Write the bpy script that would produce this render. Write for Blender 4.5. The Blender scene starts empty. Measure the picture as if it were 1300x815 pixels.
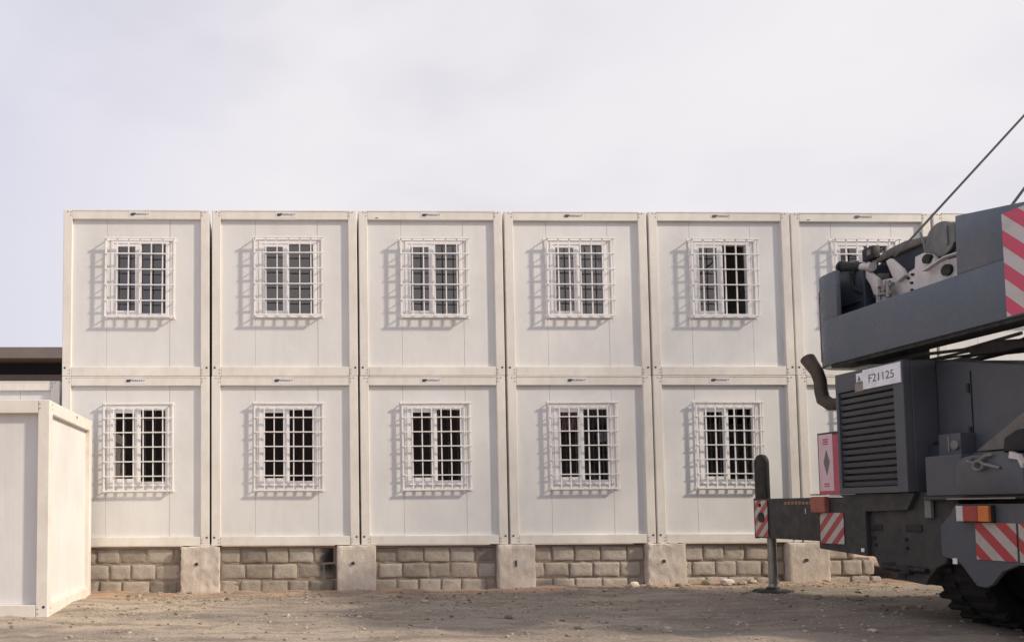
import bpy, bmesh, math, random
from mathutils import Vector, Matrix, noise
random.seed(7)
S = bpy.context.scene
C = S.collection
R = math.radians

# ------------------------------------------------------------------ materials
def new_mat(name):
    m = bpy.data.materials.new(name); m.use_nodes = True
    nt = m.node_tree; b = nt.nodes['Principled BSDF']
    return m, nt, b

def N(nt, t, **kw):
    n = nt.nodes.new(t)
    for k, v in kw.items():
        if k in n.inputs.keys() if isinstance(k, str) else False: n.inputs[k].default_value = v
        else: setattr(n, k, v)
    return n

def noise_node(nt, scale, detail=4, rough=.55, coord='Object', sc=None):
    tc = nt.nodes.new('ShaderNodeTexCoord'); n = nt.nodes.new('ShaderNodeTexNoise')
    n.inputs['Scale'].default_value = scale; n.inputs['Detail'].default_value = detail; n.inputs['Roughness'].default_value = rough
    src = tc.outputs[coord]
    if sc:
        mp = nt.nodes.new('ShaderNodeMapping'); mp.inputs['Scale'].default_value = sc
        nt.links.new(src, mp.inputs[0]); src = mp.outputs[0]
    nt.links.new(src, n.inputs['Vector'])
    return n

def ramp(nt, src, stops):
    r = nt.nodes.new('ShaderNodeValToRGB'); e = r.color_ramp.elements
    while len(e) < len(stops): e.new(.5)
    for i, (p, c) in enumerate(stops):
        e[i].position = p; e[i].color = (c[0], c[1], c[2], 1) if isinstance(c, tuple) else (c, c, c, 1)
    nt.links.new(src, r.inputs[0]); return r

def mixc(nt, f, a, b, mode='MIX'):
    m = nt.nodes.new('ShaderNodeMix'); m.data_type = 'RGBA'; m.blend_type = mode
    for sock, v in ((m.inputs[0], f), (m.inputs[6], a), (m.inputs[7], b)):
        if hasattr(v, 'is_linked') or hasattr(v, 'links'): nt.links.new(v, sock)
        else: sock.default_value = v if not isinstance(v, tuple) else (v[0], v[1], v[2], 1)
    return m.outputs[2]

def bump(nt, b, h, strength=.3, dist=.01, prev=None):
    n = nt.nodes.new('ShaderNodeBump'); n.inputs['Strength'].default_value = strength; n.inputs['Distance'].default_value = dist
    nt.links.new(h, n.inputs['Height'])
    if prev: nt.links.new(prev, n.inputs['Normal'])
    nt.links.new(n.outputs[0], b.inputs['Normal']); return n.outputs[0]

def painted(name, col, rough=.5, dirt=(.35, .28, .2), amount=.25, scale=3., spots=0., metal=0., grain=.15, stretch=(1, 1, .55)):
    m, nt, b = new_mat(name)
    n1 = noise_node(nt, scale, 6, .65, 'Object', stretch)
    f = ramp(nt, n1.outputs[0], [(.42, 0.), (.75, amount)])
    c = mixc(nt, f.outputs[0], col, dirt)
    n2 = noise_node(nt, 1.1, 2, .5)
    v = ramp(nt, n2.outputs[0], [(.3, .93), (.7, 1.04)])
    c = mixc(nt, 1., c, v.outputs[0], 'MULTIPLY')
    if spots:
        n3 = noise_node(nt, 26, 3, .6)
        g = ramp(nt, n3.outputs[0], [(.70, 0.), (.74, spots)])
        c = mixc(nt, g.outputs[0], c, (.22, .15, .10))
    nt.links.new(c, b.inputs['Base Color'])
    b.inputs['Roughness'].default_value = rough; b.inputs['Metallic'].default_value = metal
    n4 = noise_node(nt, 9, 3)
    rr = ramp(nt, n4.outputs[0], [(.3, max(0, rough - grain)), (.7, min(1, rough + grain))])
    nt.links.new(rr.outputs[0], b.inputs['Roughness'])
    n5 = noise_node(nt, 2.2, 3)
    bump(nt, b, n5.outputs[0], .25, .012)
    return m

def panel_mat(name='panel'):
    m, nt, b = new_mat(name)
    tc = nt.nodes.new('ShaderNodeTexCoord'); sx = nt.nodes.new('ShaderNodeSeparateXYZ'); nt.links.new(tc.outputs['Object'], sx.inputs[0])
    add = nt.nodes.new('ShaderNodeMath'); add.operation = 'ADD'; nt.links.new(sx.outputs[0], add.inputs[0]); nt.links.new(sx.outputs[1], add.inputs[1])
    mu = nt.nodes.new('ShaderNodeMath'); mu.operation = 'MULTIPLY'; mu.inputs[1].default_value = 2 * math.pi / .055; nt.links.new(add.outputs[0], mu.inputs[0])
    si = nt.nodes.new('ShaderNodeMath'); si.operation = 'SINE'; nt.links.new(mu.outputs[0], si.inputs[0])
    oi = nt.nodes.new('ShaderNodeObjectInfo')
    n1 = noise_node(nt, 1.3, 6, .6, 'Object', (1, 1, .6))
    n1.noise_dimensions = '4D'
    w = nt.nodes.new('ShaderNodeMath'); w.operation = 'MULTIPLY'; w.inputs[1].default_value = 40; nt.links.new(oi.outputs['Random'], w.inputs[0]); nt.links.new(w.outputs[0], n1.inputs['W'])
    c1 = ramp(nt, n1.outputs[0], [(.3, (.665, .658, .65)), (.5, (.725, .72, .718)), (.72, (.765, .76, .758))])
    n2 = noise_node(nt, 1.6, 7, .62, 'Object', (5, 5, .5)); n2.noise_dimensions = '4D'; nt.links.new(w.outputs[0], n2.inputs['W'])
    f = ramp(nt, n2.outputs[0], [(.52, 0.), (.86, .24)])
    c = mixc(nt, f.outputs[0], c1.outputs[0], (.48, .44, .40))
    n3 = noise_node(nt, 30, 3, .6); n3.noise_dimensions = '4D'; nt.links.new(w.outputs[0], n3.inputs['W'])
    g = ramp(nt, n3.outputs[0], [(.73, 0.), (.77, .4)])
    c = mixc(nt, g.outputs[0], c, (.35, .27, .2))
    nt.links.new(c, b.inputs['Base Color'])
    b.inputs['Roughness'].default_value = .55
    p = bump(nt, b, si.outputs[0], .12, .001)
    n4 = noise_node(nt, 1.6, 3)
    bump(nt, b, n4.outputs[0], .5, .02, p)
    return m

def plain(name, col, rough=.5, metal=0.):
    m, nt, b = new_mat(name); b.inputs['Base Color'].default_value = (*col, 1)
    b.inputs['Roughness'].default_value = rough; b.inputs['Metallic'].default_value = metal
    n = noise_node(nt, 14, 3); v = ramp(nt, n.outputs[0], [(.3, .85), (.7, 1.08)])
    nt.links.new(mixc(nt, 1., col, v.outputs[0], 'MULTIPLY'), b.inputs['Base Color'])
    return m

def stripes(name, ca, cb, period, sy, off=0., grime=.35):
    m, nt, b = new_mat(name)
    g = nt.nodes.new('ShaderNodeTexCoord'); s = nt.nodes.new('ShaderNodeSeparateXYZ'); nt.links.new(g.outputs['Object'], s.inputs[0])
    a = nt.nodes.new('ShaderNodeMath'); a.operation = 'MULTIPLY_ADD'; a.inputs[1].default_value = sy
    nt.links.new(s.outputs[1], a.inputs[0]); nt.links.new(s.outputs[2], a.inputs[2])
    d = nt.nodes.new('ShaderNodeMath'); d.operation = 'MULTIPLY_ADD'; d.inputs[1].default_value = 1 / period; d.inputs[2].default_value = off
    nt.links.new(a.outputs[0], d.inputs[0])
    fr = nt.nodes.new('ShaderNodeMath'); fr.operation = 'FRACT'; nt.links.new(d.outputs[0], fr.inputs[0])
    gt = nt.nodes.new('ShaderNodeMath'); gt.operation = 'GREATER_THAN'; gt.inputs[1].default_value = .5; nt.links.new(fr.outputs[0], gt.inputs[0])
    c = mixc(nt, gt.outputs[0], ca, cb)
    n = noise_node(nt, 7, 5, .6); v = ramp(nt, n.outputs[0], [(.45, 0.), (.8, grime)])
    c = mixc(nt, v.outputs[0], c, (.16, .14, .12))
    nt.links.new(c, b.inputs['Base Color']); b.inputs['Roughness'].default_value = .4
    return m

def glass_mat():
    m = bpy.data.materials.new('window_glass'); m.use_nodes = True; nt = m.node_tree; nt.nodes.clear()
    o = nt.nodes.new('ShaderNodeOutputMaterial'); mx = nt.nodes.new('ShaderNodeMixShader'); tr = nt.nodes.new('ShaderNodeBsdfTransparent')
    gl = nt.nodes.new('ShaderNodeBsdfGlossy'); fr = nt.nodes.new('ShaderNodeFresnel')
    fr.inputs['IOR'].default_value = 2.1; gl.inputs['Roughness'].default_value = .015; gl.inputs['Color'].default_value = (1., .95, .93, 1)
    tr.inputs['Color'].default_value = (.45, .46, .47, 1)
    n = noise_node(nt, 1.4, 2); bp = nt.nodes.new('ShaderNodeBump'); bp.inputs['Strength'].default_value = .25; bp.inputs['Distance'].default_value = .01
    nt.links.new(n.outputs[0], bp.inputs['Height']); nt.links.new(bp.outputs[0], gl.inputs['Normal'])
    nt.links.new(fr.outputs[0], mx.inputs[0]); nt.links.new(tr.outputs[0], mx.inputs[1]); nt.links.new(gl.outputs[0], mx.inputs[2]); nt.links.new(mx.outputs[0], o.inputs[0])
    return m

def masonry(name, stops, tint=True, scale=6, bs=.6, bd=.02, extra=None):
    m, nt, b = new_mat(name)
    n = noise_node(nt, scale, 8, .75, 'Object', (1, 1, .45) if 'cast' in name else None); c = ramp(nt, n.outputs[0], stops).outputs[0]
    if tint:
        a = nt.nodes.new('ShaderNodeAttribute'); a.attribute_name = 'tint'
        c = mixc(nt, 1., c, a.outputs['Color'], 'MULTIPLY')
    n2 = noise_node(nt, 1.7, 4); f = ramp(nt, n2.outputs[0], [(.45, 0.), (.7, .55)])
    if extra: c = mixc(nt, f.outputs[0], c, extra)
    nt.links.new(c, b.inputs['Base Color']); b.inputs['Roughness'].default_value = .92
    n3 = noise_node(nt, 38, 5, .7); p = bump(nt, b, n3.outputs[0], bs, bd * .4)
    n4 = noise_node(nt, 7, 4, .6); bump(nt, b, n4.outputs[0], bs, bd, p)
    return m

M = {}
M['panel'] = panel_mat()
M['frame'] = painted('cream_frame_paint', (.80, .765, .715), .45, (.50, .42, .33), .34, 5, .55)
M['pvc'] = painted('white_window_plastic', (.84, .83, .85), .3, (.55, .5, .45), .12, 6)
M['grille'] = painted('white_grille_paint', (.88, .86, .86), .4, (.5, .4, .32), .25, 12, .3)
M['glass'] = glass_mat()
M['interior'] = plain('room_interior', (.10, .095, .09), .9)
M['curtain'] = plain('grey_curtain', (.30, .29, .28), .9)
M['bolt'] = plain('bolt_dark', (.05, .04, .035), .6)
M['screw'] = plain('screw_grey', (.28, .24, .2), .5)
M['roof'] = painted('roof_sheet', (.62, .6, .57), .5)
M['sticker'] = plain('sticker_white', (.8, .78, .78), .4)
M['ink'] = plain('sticker_ink', (.07, .06, .065), .5)
M['inkred'] = plain('sticker_red', (.4, .05, .06), .5)
M['block'] = masonry('mud_grey_block', [(.28, (.25, .22, .19)), (.42, (.41, .365, .315)), (.75, (.57, .51, .44))], True, 7, .7, .025, (.32, .27, .225))
M['mortar'] = masonry('mortar', [(.25, (.20, .16, .13)), (.7, (.34, .28, .225))], False, 12, .7, .02)
M['concrete'] = masonry('cast_concrete', [(.2, (.33, .285, .245)), (.38, (.53, .465, .40)), (.6, (.70, .625, .55)), (.85, (.78, .71, .63))], False, 4.5, .7, .02, (.36, .31, .27))
M['stone'] = masonry('pebble', [(.25, (.30, .25, .20)), (.7, (.54, .46, .37))], True, 9, .4, .01)
M['crane'] = painted('crane_blue_grey_paint', (.092, .116, .150), .34, (.17, .155, .14), .4, 2.5, .0, .0, .12)
M['house'] = painted('crane_dark_grey_paint', (.076, .084, .100), .45, (.12, .11, .10), .4, 2.5, .0, .0, .12)
M['chassis'] = painted('chassis_dirty_grey', (.038, .037, .040), .65, (.085, .072, .062), .6, 4)
M['navy'] = painted('crane_navy_paint', (.034, .042, .062), .5, (.05, .05, .05), .4, 4)
M['black'] = painted('black_rubbery', (.012, .012, .012), .7, (.05, .045, .04), .4, 6)
M['tyre'] = painted('tyre_rubber', (.007, .0068, .0066), .95, (.035, .03, .025), .4, 8)
M['white'] = painted('worn_white_steel', (.66, .63, .61), .5, (.36, .25, .18), .55, 6, .5)
M['steel'] = painted('greased_steel', (.30, .29, .28), .35, (.08, .07, .06), .5, 9, 0, .6)
M['midgrey'] = painted('grey_machinery', (.20, .20, .19), .55, (.08, .075, .06), .6, 12)
M['rust'] = painted('exhaust_steel', (.075, .060, .050), .6, (.16, .09, .05), .6, 9, 0, .4)
M['tan'] = painted('dusty_cover', (.19, .17, .15), .8, (.08, .07, .06), .5, 10)
M['red'] = plain('lens_red', (.34, .035, .03), .2)
M['orange'] = plain('lens_orange', (.62, .17, .03), .2)
M['clear'] = plain('lens_white', (.6, .56, .54), .2)
M['redlamp'] = plain('old_red_reflector', (.33, .10, .07), .45)
M['pink'] = painted('faded_pink_sign', (.74, .53, .58), .45, (.5, .3, .33), .4, 5)
M['pinkred'] = plain('faded_red_sign', (.46, .09, .13), .5)
M['signwhite'] = plain('number_plate_white', (.86, .86, .90), .4)
M['signink'] = plain('number_ink', (.10, .10, .11), .5)
M['letter'] = plain('faint_orange_letter', (.32, .17, .09), .6)
M['rope'] = plain('steel_rope', (.055, .055, .06), .5, .3)
M['brownroof'] = painted('brown_roof_sheet', (.175, .150, .138), .7, (.12, .09, .08), .5, .6, stretch=(.3, 1, 1))
M['eave_dark'] = plain('eave_recess_dark', (.03, .03, .034), .9)
M['brownwall'] = plain('brown_wall', (.13, .105, .095), .9)
M['hz_left'] = stripes('hazard_left', (.40, .055, .06), (.50, .46, .42), .215, 1, .30)
M['hz_right'] = stripes('hazard_right', (.42, .04, .05), (.46, .42, .38), .27, -1, .12)
M['hz_big'] = stripes('hazard_counterweight', (.62, .07, .14), (.56, .52, .50), .325, -1, .05, .25)
M['hz_edge'] = stripes('hazard_edge', (.50, .16, .20), (.50, .42, .40), .2, 1, .1, .3)

def ground_mat():
    m, nt, b = new_mat('dirt_ground')
    g = nt.nodes.new('ShaderNodeNewGeometry')
    def nz(scale, det=6, ro=.6, sc=None):
        n = nt.nodes.new('ShaderNodeTexNoise'); n.inputs['Scale'].default_value = scale; n.inputs['Detail'].default_value = det; n.inputs['Roughness'].default_value = ro
        if sc:
            mp = nt.nodes.new('ShaderNodeMapping'); mp.inputs['Scale'].default_value = sc; nt.links.new(g.outputs['Position'], mp.inputs[0]); nt.links.new(mp.outputs[0], n.inputs['Vector'])
        else: nt.links.new(g.outputs['Position'], n.inputs['Vector'])
        return n.outputs[0]
    fine = ramp(nt, nz(22, 10, .8), [(.28, (.30, .235, .175)), (.46, (.54, .44, .345)), (.72, (.72, .61, .49))]).outputs[0]
    patch = ramp(nt, nz(.75, 5, .6, (.5, 1.2, 1)), [(.42, 0.), (.60, 1.)]).outputs[0]
    grey = ramp(nt, nz(24, 8, .75), [(.32, (.19, .155, .125)), (.70, (.47, .40, .335))]).outputs[0]
    # greyer ground to the right, paler sandy soil to the left
    sep = nt.nodes.new('ShaderNodeSeparateXYZ'); nt.links.new(g.outputs['Position'], sep.inputs[0])
    mr = nt.nodes.new('ShaderNodeMapRange'); mr.inputs['From Min'].default_value = 1.2; mr.inputs['From Max'].default_value = 6.0; nt.links.new(sep.outputs[0], mr.inputs['Value'])
    av = nt.nodes.new('ShaderNodeMath'); av.operation = 'MULTIPLY_ADD'; av.inputs[1].default_value = .6; av.use_clamp = True
    nt.links.new(mr.outputs[0], av.inputs[0])
    ms = nt.nodes.new('ShaderNodeMath'); ms.operation = 'MULTIPLY'; ms.inputs[1].default_value = .75; nt.links.new(patch, ms.inputs[0]); nt.links.new(ms.outputs[0], av.inputs[2])
    c = mixc(nt, av.outputs[0], fine, grey)
    # orange sand lying along the foot of the wall
    y0 = nt.nodes.new('ShaderNodeMapRange'); y0.inputs['From Min'].default_value = -.62; y0.inputs['From Max'].default_value = -.22; nt.links.new(sep.outputs[1], y0.inputs['Value'])
    on = ramp(nt, nz(1.6, 5, .65, (1, 2.5, 1)), [(.40, .25), (.58, 1.)]).outputs[0]
    om = nt.nodes.new('ShaderNodeMath'); om.operation = 'MULTIPLY'; nt.links.new(y0.outputs[0], om.inputs[0]); nt.links.new(on, om.inputs[1])
    bx_ = nt.nodes.new('ShaderNodeMapRange'); bx_.inputs['From Min'].default_value = 2.3; bx_.inputs['From Max'].default_value = 1.2; nt.links.new(sep.outputs[0], bx_.inputs['Value'])
    by_ = nt.nodes.new('ShaderNodeMapRange'); by_.inputs['From Min'].default_value = -1.15; by_.inputs['From Max'].default_value = -.6; nt.links.new(sep.outputs[1], by_.inputs['Value'])
    b1 = nt.nodes.new('ShaderNodeMath'); b1.operation = 'MULTIPLY'; nt.links.new(bx_.outputs[0], b1.inputs[0]); nt.links.new(by_.outputs[0], b1.inputs[1])
    b2_ = nt.nodes.new('ShaderNodeMath'); b2_.operation = 'MULTIPLY'; nt.links.new(b1.outputs[0], b2_.inputs[0]); nt.links.new(on, b2_.inputs[1])
    b3 = nt.nodes.new('ShaderNodeMath'); b3.operation = 'MAXIMUM'; nt.links.new(b2_.outputs[0], b3.inputs[0]); nt.links.new(om.outputs[0], b3.inputs[1]); om = b3
    orange = ramp(nt, nz(20, 6, .7), [(.3, (.46, .28, .18)), (.7, (.66, .44, .30))]).outputs[0]
    c = mixc(nt, om.outputs[0], c, orange)
    tr = ramp(nt, nz(1.1, 4, .55, (.9, 3.2, 1)), [(.48, 0.), (.60, .62)]).outputs[0]
    c = mixc(nt, tr, c, (.22, .18, .145))
    pale = ramp(nt, nz(2.3, 6, .7, (1, 2, 1)), [(.54, 0.), (.72, .55)]).outputs[0]
    c = mixc(nt, pale, c, (.56, .48, .39))
    crane_shade = nt.nodes.new('ShaderNodeMapRange'); crane_shade.inputs['From Min'].default_value = 7.5; crane_shade.inputs['From Max'].default_value = 12.; crane_shade.inputs['To Max'].default_value = .55; nt.links.new(sep.outputs[0], crane_shade.inputs['Value'])
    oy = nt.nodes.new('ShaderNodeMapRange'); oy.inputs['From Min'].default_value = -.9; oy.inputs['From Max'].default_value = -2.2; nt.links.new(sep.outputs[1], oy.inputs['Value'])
    oo = nt.nodes.new('ShaderNodeMath'); oo.operation = 'MULTIPLY'; nt.links.new(crane_shade.outputs[0], oo.inputs[0]); nt.links.new(oy.outputs[0], oo.inputs[1])
    c = mixc(nt, oo.outputs[0], c, (.11, .095, .08))  # shade under and beside the crane painted into the ground colour
    dark = ramp(nt, nz(55, 3, .6), [(.60, 0.), (.70, .55)]).outputs[0]
    c = mixc(nt, dark, c, (.10, .085, .07))
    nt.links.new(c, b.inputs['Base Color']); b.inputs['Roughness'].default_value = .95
    p = bump(nt, b, nz(60, 6, .75), .9, .016)
    bump(nt, b, nz(9, 7, .7), 1., .05, p)
    return m
M['ground'] = ground_mat()

# ------------------------------------------------------------------ mesh helpers
class MB:
    """collects shapes in world (or local) metres; build() links them as one mesh object"""
    def __init__(s): s.b = bmesh.new()
    def box(s, x0, x1, y0, y1, z0, z1, bev=0., seg=2, rot=None, piv=None):
        r = bmesh.ops.create_cube(s.b, size=1.); vs = r['verts']
        for v in vs: v.co = Vector(((x0 + x1) / 2 + v.co.x * (x1 - x0), (y0 + y1) / 2 + v.co.y * (y1 - y0), (z0 + z1) / 2 + v.co.z * (z1 - z0)))
        if bev:
            es = list({e for v in vs for e in v.link_edges})
            rr = bmesh.ops.bevel(s.b, geom=es, offset=bev, segments=seg, profile=.5, affect='EDGES')
            vs = list({v for f in rr['faces'] for v in f.verts} | {v for v in vs if v.is_valid})
        if rot is not None:
            p = Vector(piv) if piv else Vector(((x0 + x1) / 2, (y0 + y1) / 2, (z0 + z1) / 2))
            for v in vs: v.co = p + rot @ (v.co - p)
        return s
    def cyl(s, p0, p1, r0, r1=None, n=16, cap=True):
        p0, p1 = Vector(p0), Vector(p1); r1 = r0 if r1 is None else r1
        d = (p1 - p0); q = d.to_track_quat('Z', 'Y').to_matrix()
        A = [s.b.verts.new(p0 + q @ Vector((r0 * math.cos(2 * math.pi * i / n), r0 * math.sin(2 * math.pi * i / n), 0))) for i in range(n)]
        B = [s.b.verts.new(p1 + q @ Vector((r1 * math.cos(2 * math.pi * i / n), r1 * math.sin(2 * math.pi * i / n), 0))) for i in range(n)]
        for i in range(n): s.b.faces.new((A[i], A[(i + 1) % n], B[(i + 1) % n], B[i]))
        if cap: s.b.faces.new(A[::-1]); s.b.faces.new(B)
        return s
    def tube(s, pts, r, n=8, cap=True):
        pts = [Vector(p) for p in pts]; rings = []
        for i, p in enumerate(pts):
            t = (pts[min(i + 1, len(pts) - 1)] - pts[max(i - 1, 0)]).normalized()
            q = t.to_track_quat('Z', 'Y').to_matrix(); rr = r[i] if isinstance(r, (list, tuple)) else r
            rings.append([s.b.verts.new(p + q @ Vector((rr * math.cos(2 * math.pi * k / n), rr * math.sin(2 * math.pi * k / n), 0))) for k in range(n)])
        for a, c in zip(rings, rings[1:]):
            for k in range(n): s.b.faces.new((a[k], a[(k + 1) % n], c[(k + 1) % n], c[k]))
        if cap: s.b.faces.new(rings[0][::-1]); s.b.faces.new(rings[-1])
        return s
    def extr(s, pts, axis, a0, a1, bev=0.):
        """polygon given in the two other axes, extruded along axis from a0 to a1"""
        def P(u, v, w): return Vector({'X': (w, u, v), 'Y': (u, w, v), 'Z': (u, v, w)}[axis])
        A = [s.b.verts.new(P(u, v, a0)) for u, v in pts]; B = [s.b.verts.new(P(u, v, a1)) for u, v in pts]; n = len(pts)
        fs = [s.b.faces.new(A), s.b.faces.new(B[::-1])]
        for i in range(n): fs.append(s.b.faces.new((A[i], B[i], B[(i + 1) % n], A[(i + 1) % n])))
        bmesh.ops.recalc_face_normals(s.b, faces=fs)
        if bev:
            es = list({e for f in fs for e in f.edges})
            bmesh.ops.bevel(s.b, geom=es, offset=bev, segments=2, profile=.5, affect='EDGES')
        return s
    def build(s, name, mat, parent=None, smooth=False, tint=None):
        bmesh.ops.recalc_face_normals(s.b, faces=s.b.faces)
        org = Vector((0, 0, 0))
        q = parent
        while q is not None: org += q.location; q = q.parent
        for v in s.b.verts: v.co -= org
        me = bpy.data.meshes.new(name); s.b.to_mesh(me); s.b.free()
        me.materials.append(mat)
        if smooth:
            for p in me.polygons: p.use_smooth = True
            try: me.set_sharp_from_angle(angle=R(38))
            except Exception: pass
        o = bpy.data.objects.new(name, me); C.objects.link(o)
        if parent: o.parent = parent
        return o

def tag(o, label=None, cat=None, group=None, kind=None):
    for k, v in (('label', label), ('category', cat), ('group', group), ('kind', kind)):
        if v: o[k] = v
    return o

def thing(name, loc, label, cat, group=None):
    o = bpy.data.objects.new(name, None); C.objects.link(o); o.location = loc; o.empty_display_size = .3
    return tag(o, label, cat, group)

def copy_tree(o, parent=None):
    c = o.copy(); C.objects.link(c); c.parent = parent
    for ch in list(o.children): copy_tree(ch, c)
    return c

def wtext(s, size, mat, name, parent, mw, extrude=.001, align='CENTER'):
    cu = bpy.data.curves.new(name, 'FONT'); cu.body = s; cu.size = size; cu.extrude = extrude; cu.align_x = align; cu.align_y = 'CENTER'
    t = bpy.data.objects.new(name, cu); C.objects.link(t)
    bpy.context.view_layer.update()
    me = bpy.data.meshes.new_from_object(t.evaluated_get(bpy.context.evaluated_depsgraph_get()))
    bpy.data.objects.remove(t); bpy.data.curves.remove(cu)
    org = Vector((0, 0, 0)); q = parent
    while q is not None: org += q.location; q = q.parent
    me.transform(Matrix.Translation(-org) @ mw); me.materials.clear(); me.materials.append(mat)
    o = bpy.data.objects.new(name, me); C.objects.link(o); o.parent = parent
    return o

def smoothstep(a, b, x):
    t = max(0., min(1., (x - a) / (b - a))); return t * t * (3 - 2 * t)

# ------------------------------------------------------------------ ground
def gh(x, y):
    h = .085 * smoothstep(5, 12, x) * smoothstep(-6, -1, y)
    near = smoothstep(-40, -15, -math.hypot(x - 5, y + 3))
    h += near * .038 * noise.noise(Vector((x * .7, y * .9, 3.1)))
    h += near * .022 * noise.noise(Vector((x * 2.6, y * 3.1, 7.7)))
    h += near * .012 * noise.noise(Vector((x * 8, y * 9, 1.7)))
    if y > -.55: h += .045 * smoothstep(-.55, -.08, y) * (.45 + .8 * abs(noise.noise(Vector((x * 1.9, 2.2, y * 2)))))
    return h

def axis_pts(lo, hi, step, far, ratio=1.18):
    v = []; x = lo
    while x <= hi: v.append(x); x += step
    d = step; x = v[-1]
    while x < far: d *= ratio; x += d; v.append(x)
    d = step; x = v[0]; w = []
    while x > -far: d *= ratio; x -= d; w.append(x)
    return w[::-1] + v
xs = axis_pts(-3., 14.5, .06, 400); ys = axis_pts(-5.6, .3, .045, 400)
b = bmesh.new()
g = [[b.verts.new((x, y, gh(x, y))) for x in xs] for y in ys]
for j in range(len(ys) - 1):
    for i in range(len(xs) - 1): b.faces.new((g[j][i], g[j][i + 1], g[j + 1][i + 1], g[j + 1][i]))
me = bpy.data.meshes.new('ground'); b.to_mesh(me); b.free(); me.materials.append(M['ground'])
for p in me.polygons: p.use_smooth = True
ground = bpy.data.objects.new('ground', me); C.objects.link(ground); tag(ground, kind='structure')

# stones -----------------------------------------------------------
def rock_into(b, layer, c, r, seed, sub=1, flat=.6):
    rr = bmesh.ops.create_icosphere(b, subdivisions=sub, radius=1.)
    k = Vector((seed * 1.37, seed * .71, seed * 2.1)); a = seed * 2.4; sx, sy = random.uniform(.75, 1.35), random.uniform(.75, 1.25)
    t = random.uniform(.65, 1.25)
    for v in rr['verts']:
        d = 1 + .42 * noise.noise(v.co * 1.15 + k)
        x, y, z = v.co.x * d * sx, v.co.y * d * sy, v.co.z * d * flat
        v.co = Vector(c) + r * Vector((x * math.cos(a) - y * math.sin(a), x * math.sin(a) + y * math.cos(a), z))
        for l in v.link_loops: l[layer] = (t, t * .98, t * .95, 1)
b = bmesh.new(); L = b.loops.layers.color.new('tint')
for i in range(6500):
    x = random.uniform(-1.2, 13.4); y = -abs(random.gauss(0, 1)) * 1.9 - .05 if random.random() < .6 else random.uniform(-5.4, -.05)
    if y < -5.5: continue
    if x < .75 and y > -2.8: continue
    if noise.noise(Vector((x * .8, y * 1.1, 9))) < random.uniform(-.5, .15): continue
    r = min(.045, .006 + random.expovariate(1 / .0062))
    rock_into(b, L, (x, y, gh(x, y) + r * .25), r, i, 1)
me = bpy.data.meshes.new('gravel'); b.to_mesh(me); b.free(); me.materials.append(M['stone'])
o = bpy.data.objects.new('gravel', me); C.objects.link(o); tag(o, 'loose small stones scattered over the bare dirt', 'gravel', kind='stuff')
rub = [(9.25, -.20, .085), (9.45, -.30, .05), (10.45, -.17, .08), (10.75, -.22, .10), (10.95, -.30, .06), (11.2, -.16, .07), (11.55, -.2, .06), (9.95, -.25, .05),
       (5.6, -1.55, .05), (6.3, -3.2, .045), (2.2, -2.6, .05), (7.7, -4.3, .05), (1.35, -.45, .05), (3.6, -2.9, .04)]
for i, (x, y, r) in enumerate(rub):
    b = bmesh.new(); L = b.loops.layers.color.new('tint')
    rock_into(b, L, (0, 0, r * .35), r, 50 + i * 3, 2, .65)
    me = bpy.data.meshes.new('rubble_stone'); b.to_mesh(me); b.free(); me.materials.append(M['concrete' if i in (0, 3) else 'stone'])
    o = bpy.data.objects.new('rubble_stone', me); C.objects.link(o); o.location = (x, y, gh(x, y))
    if i < 8: tag(o, 'pale broken concrete lump lying at the foot of the block wall near the crane', 'stone', 'pale rubble lumps along the wall foot')
    else: tag(o, 'fist sized grey stone lying loose on the open dirt', 'stone', 'larger stones on the dirt')

# ------------------------------------------------------------------ plinth: concrete pillars and block walls
def rough_block(mb, x0, x1, y0, y1, z0, z1, bev, amp, seed, layer=None, tint=1., cuts=3):
    b2 = bmesh.new(); r = bmesh.ops.create_cube(b2, size=1.)
    for v in b2.verts: v.co = Vector(((x0 + x1) / 2 + v.co.x * (x1 - x0), (y0 + y1) / 2 + v.co.y * (y1 - y0), (z0 + z1) / 2 + v.co.z * (z1 - z0)))
    bmesh.ops.bevel(b2, geom=list(b2.edges), offset=bev, segments=2, profile=.5, affect='EDGES')
    bmesh.ops.subdivide_edges(b2, edges=list(b2.edges), cuts=cuts, use_grid_fill=True)
    for v in b2.verts:
        q = v.co * 5 + Vector((seed, 0, 0)); k = v.co * 17 + Vector((0, seed, 0))
        v.co += amp * (.6 * noise.noise_vector(q) + .9 * noise.noise_vector(k) + .4 * noise.noise_vector(k * 2.3))
    me = bpy.data.meshes.new('tmp'); b2.to_mesh(me); b2.free()
    n0 = len(mb.b.verts); f0 = len(mb.b.faces)
    mb.b.from_mesh(me); bpy.data.meshes.remove(me)
    if layer is not None:
        mb.b.faces.ensure_lookup_table()
        for f in list(mb.b.faces)[f0:]:
            for l in f.loops:
                p_ = l.vert.co; st = 1 - .82 * smoothstep(-.30, -.05, -math.hypot(p_.x - 4.40, (p_.z - .52) * .7)) - .5 * smoothstep(4.33, 4.46, p_.x) * (1 if p_.x < 4.5 else 0)  # soot stain, plus the dark of the gap by the pier put into tint
                q_ = tint * max(.15, st); l[layer] = (q_, q_ * .985, q_ * .97, 1)

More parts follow.
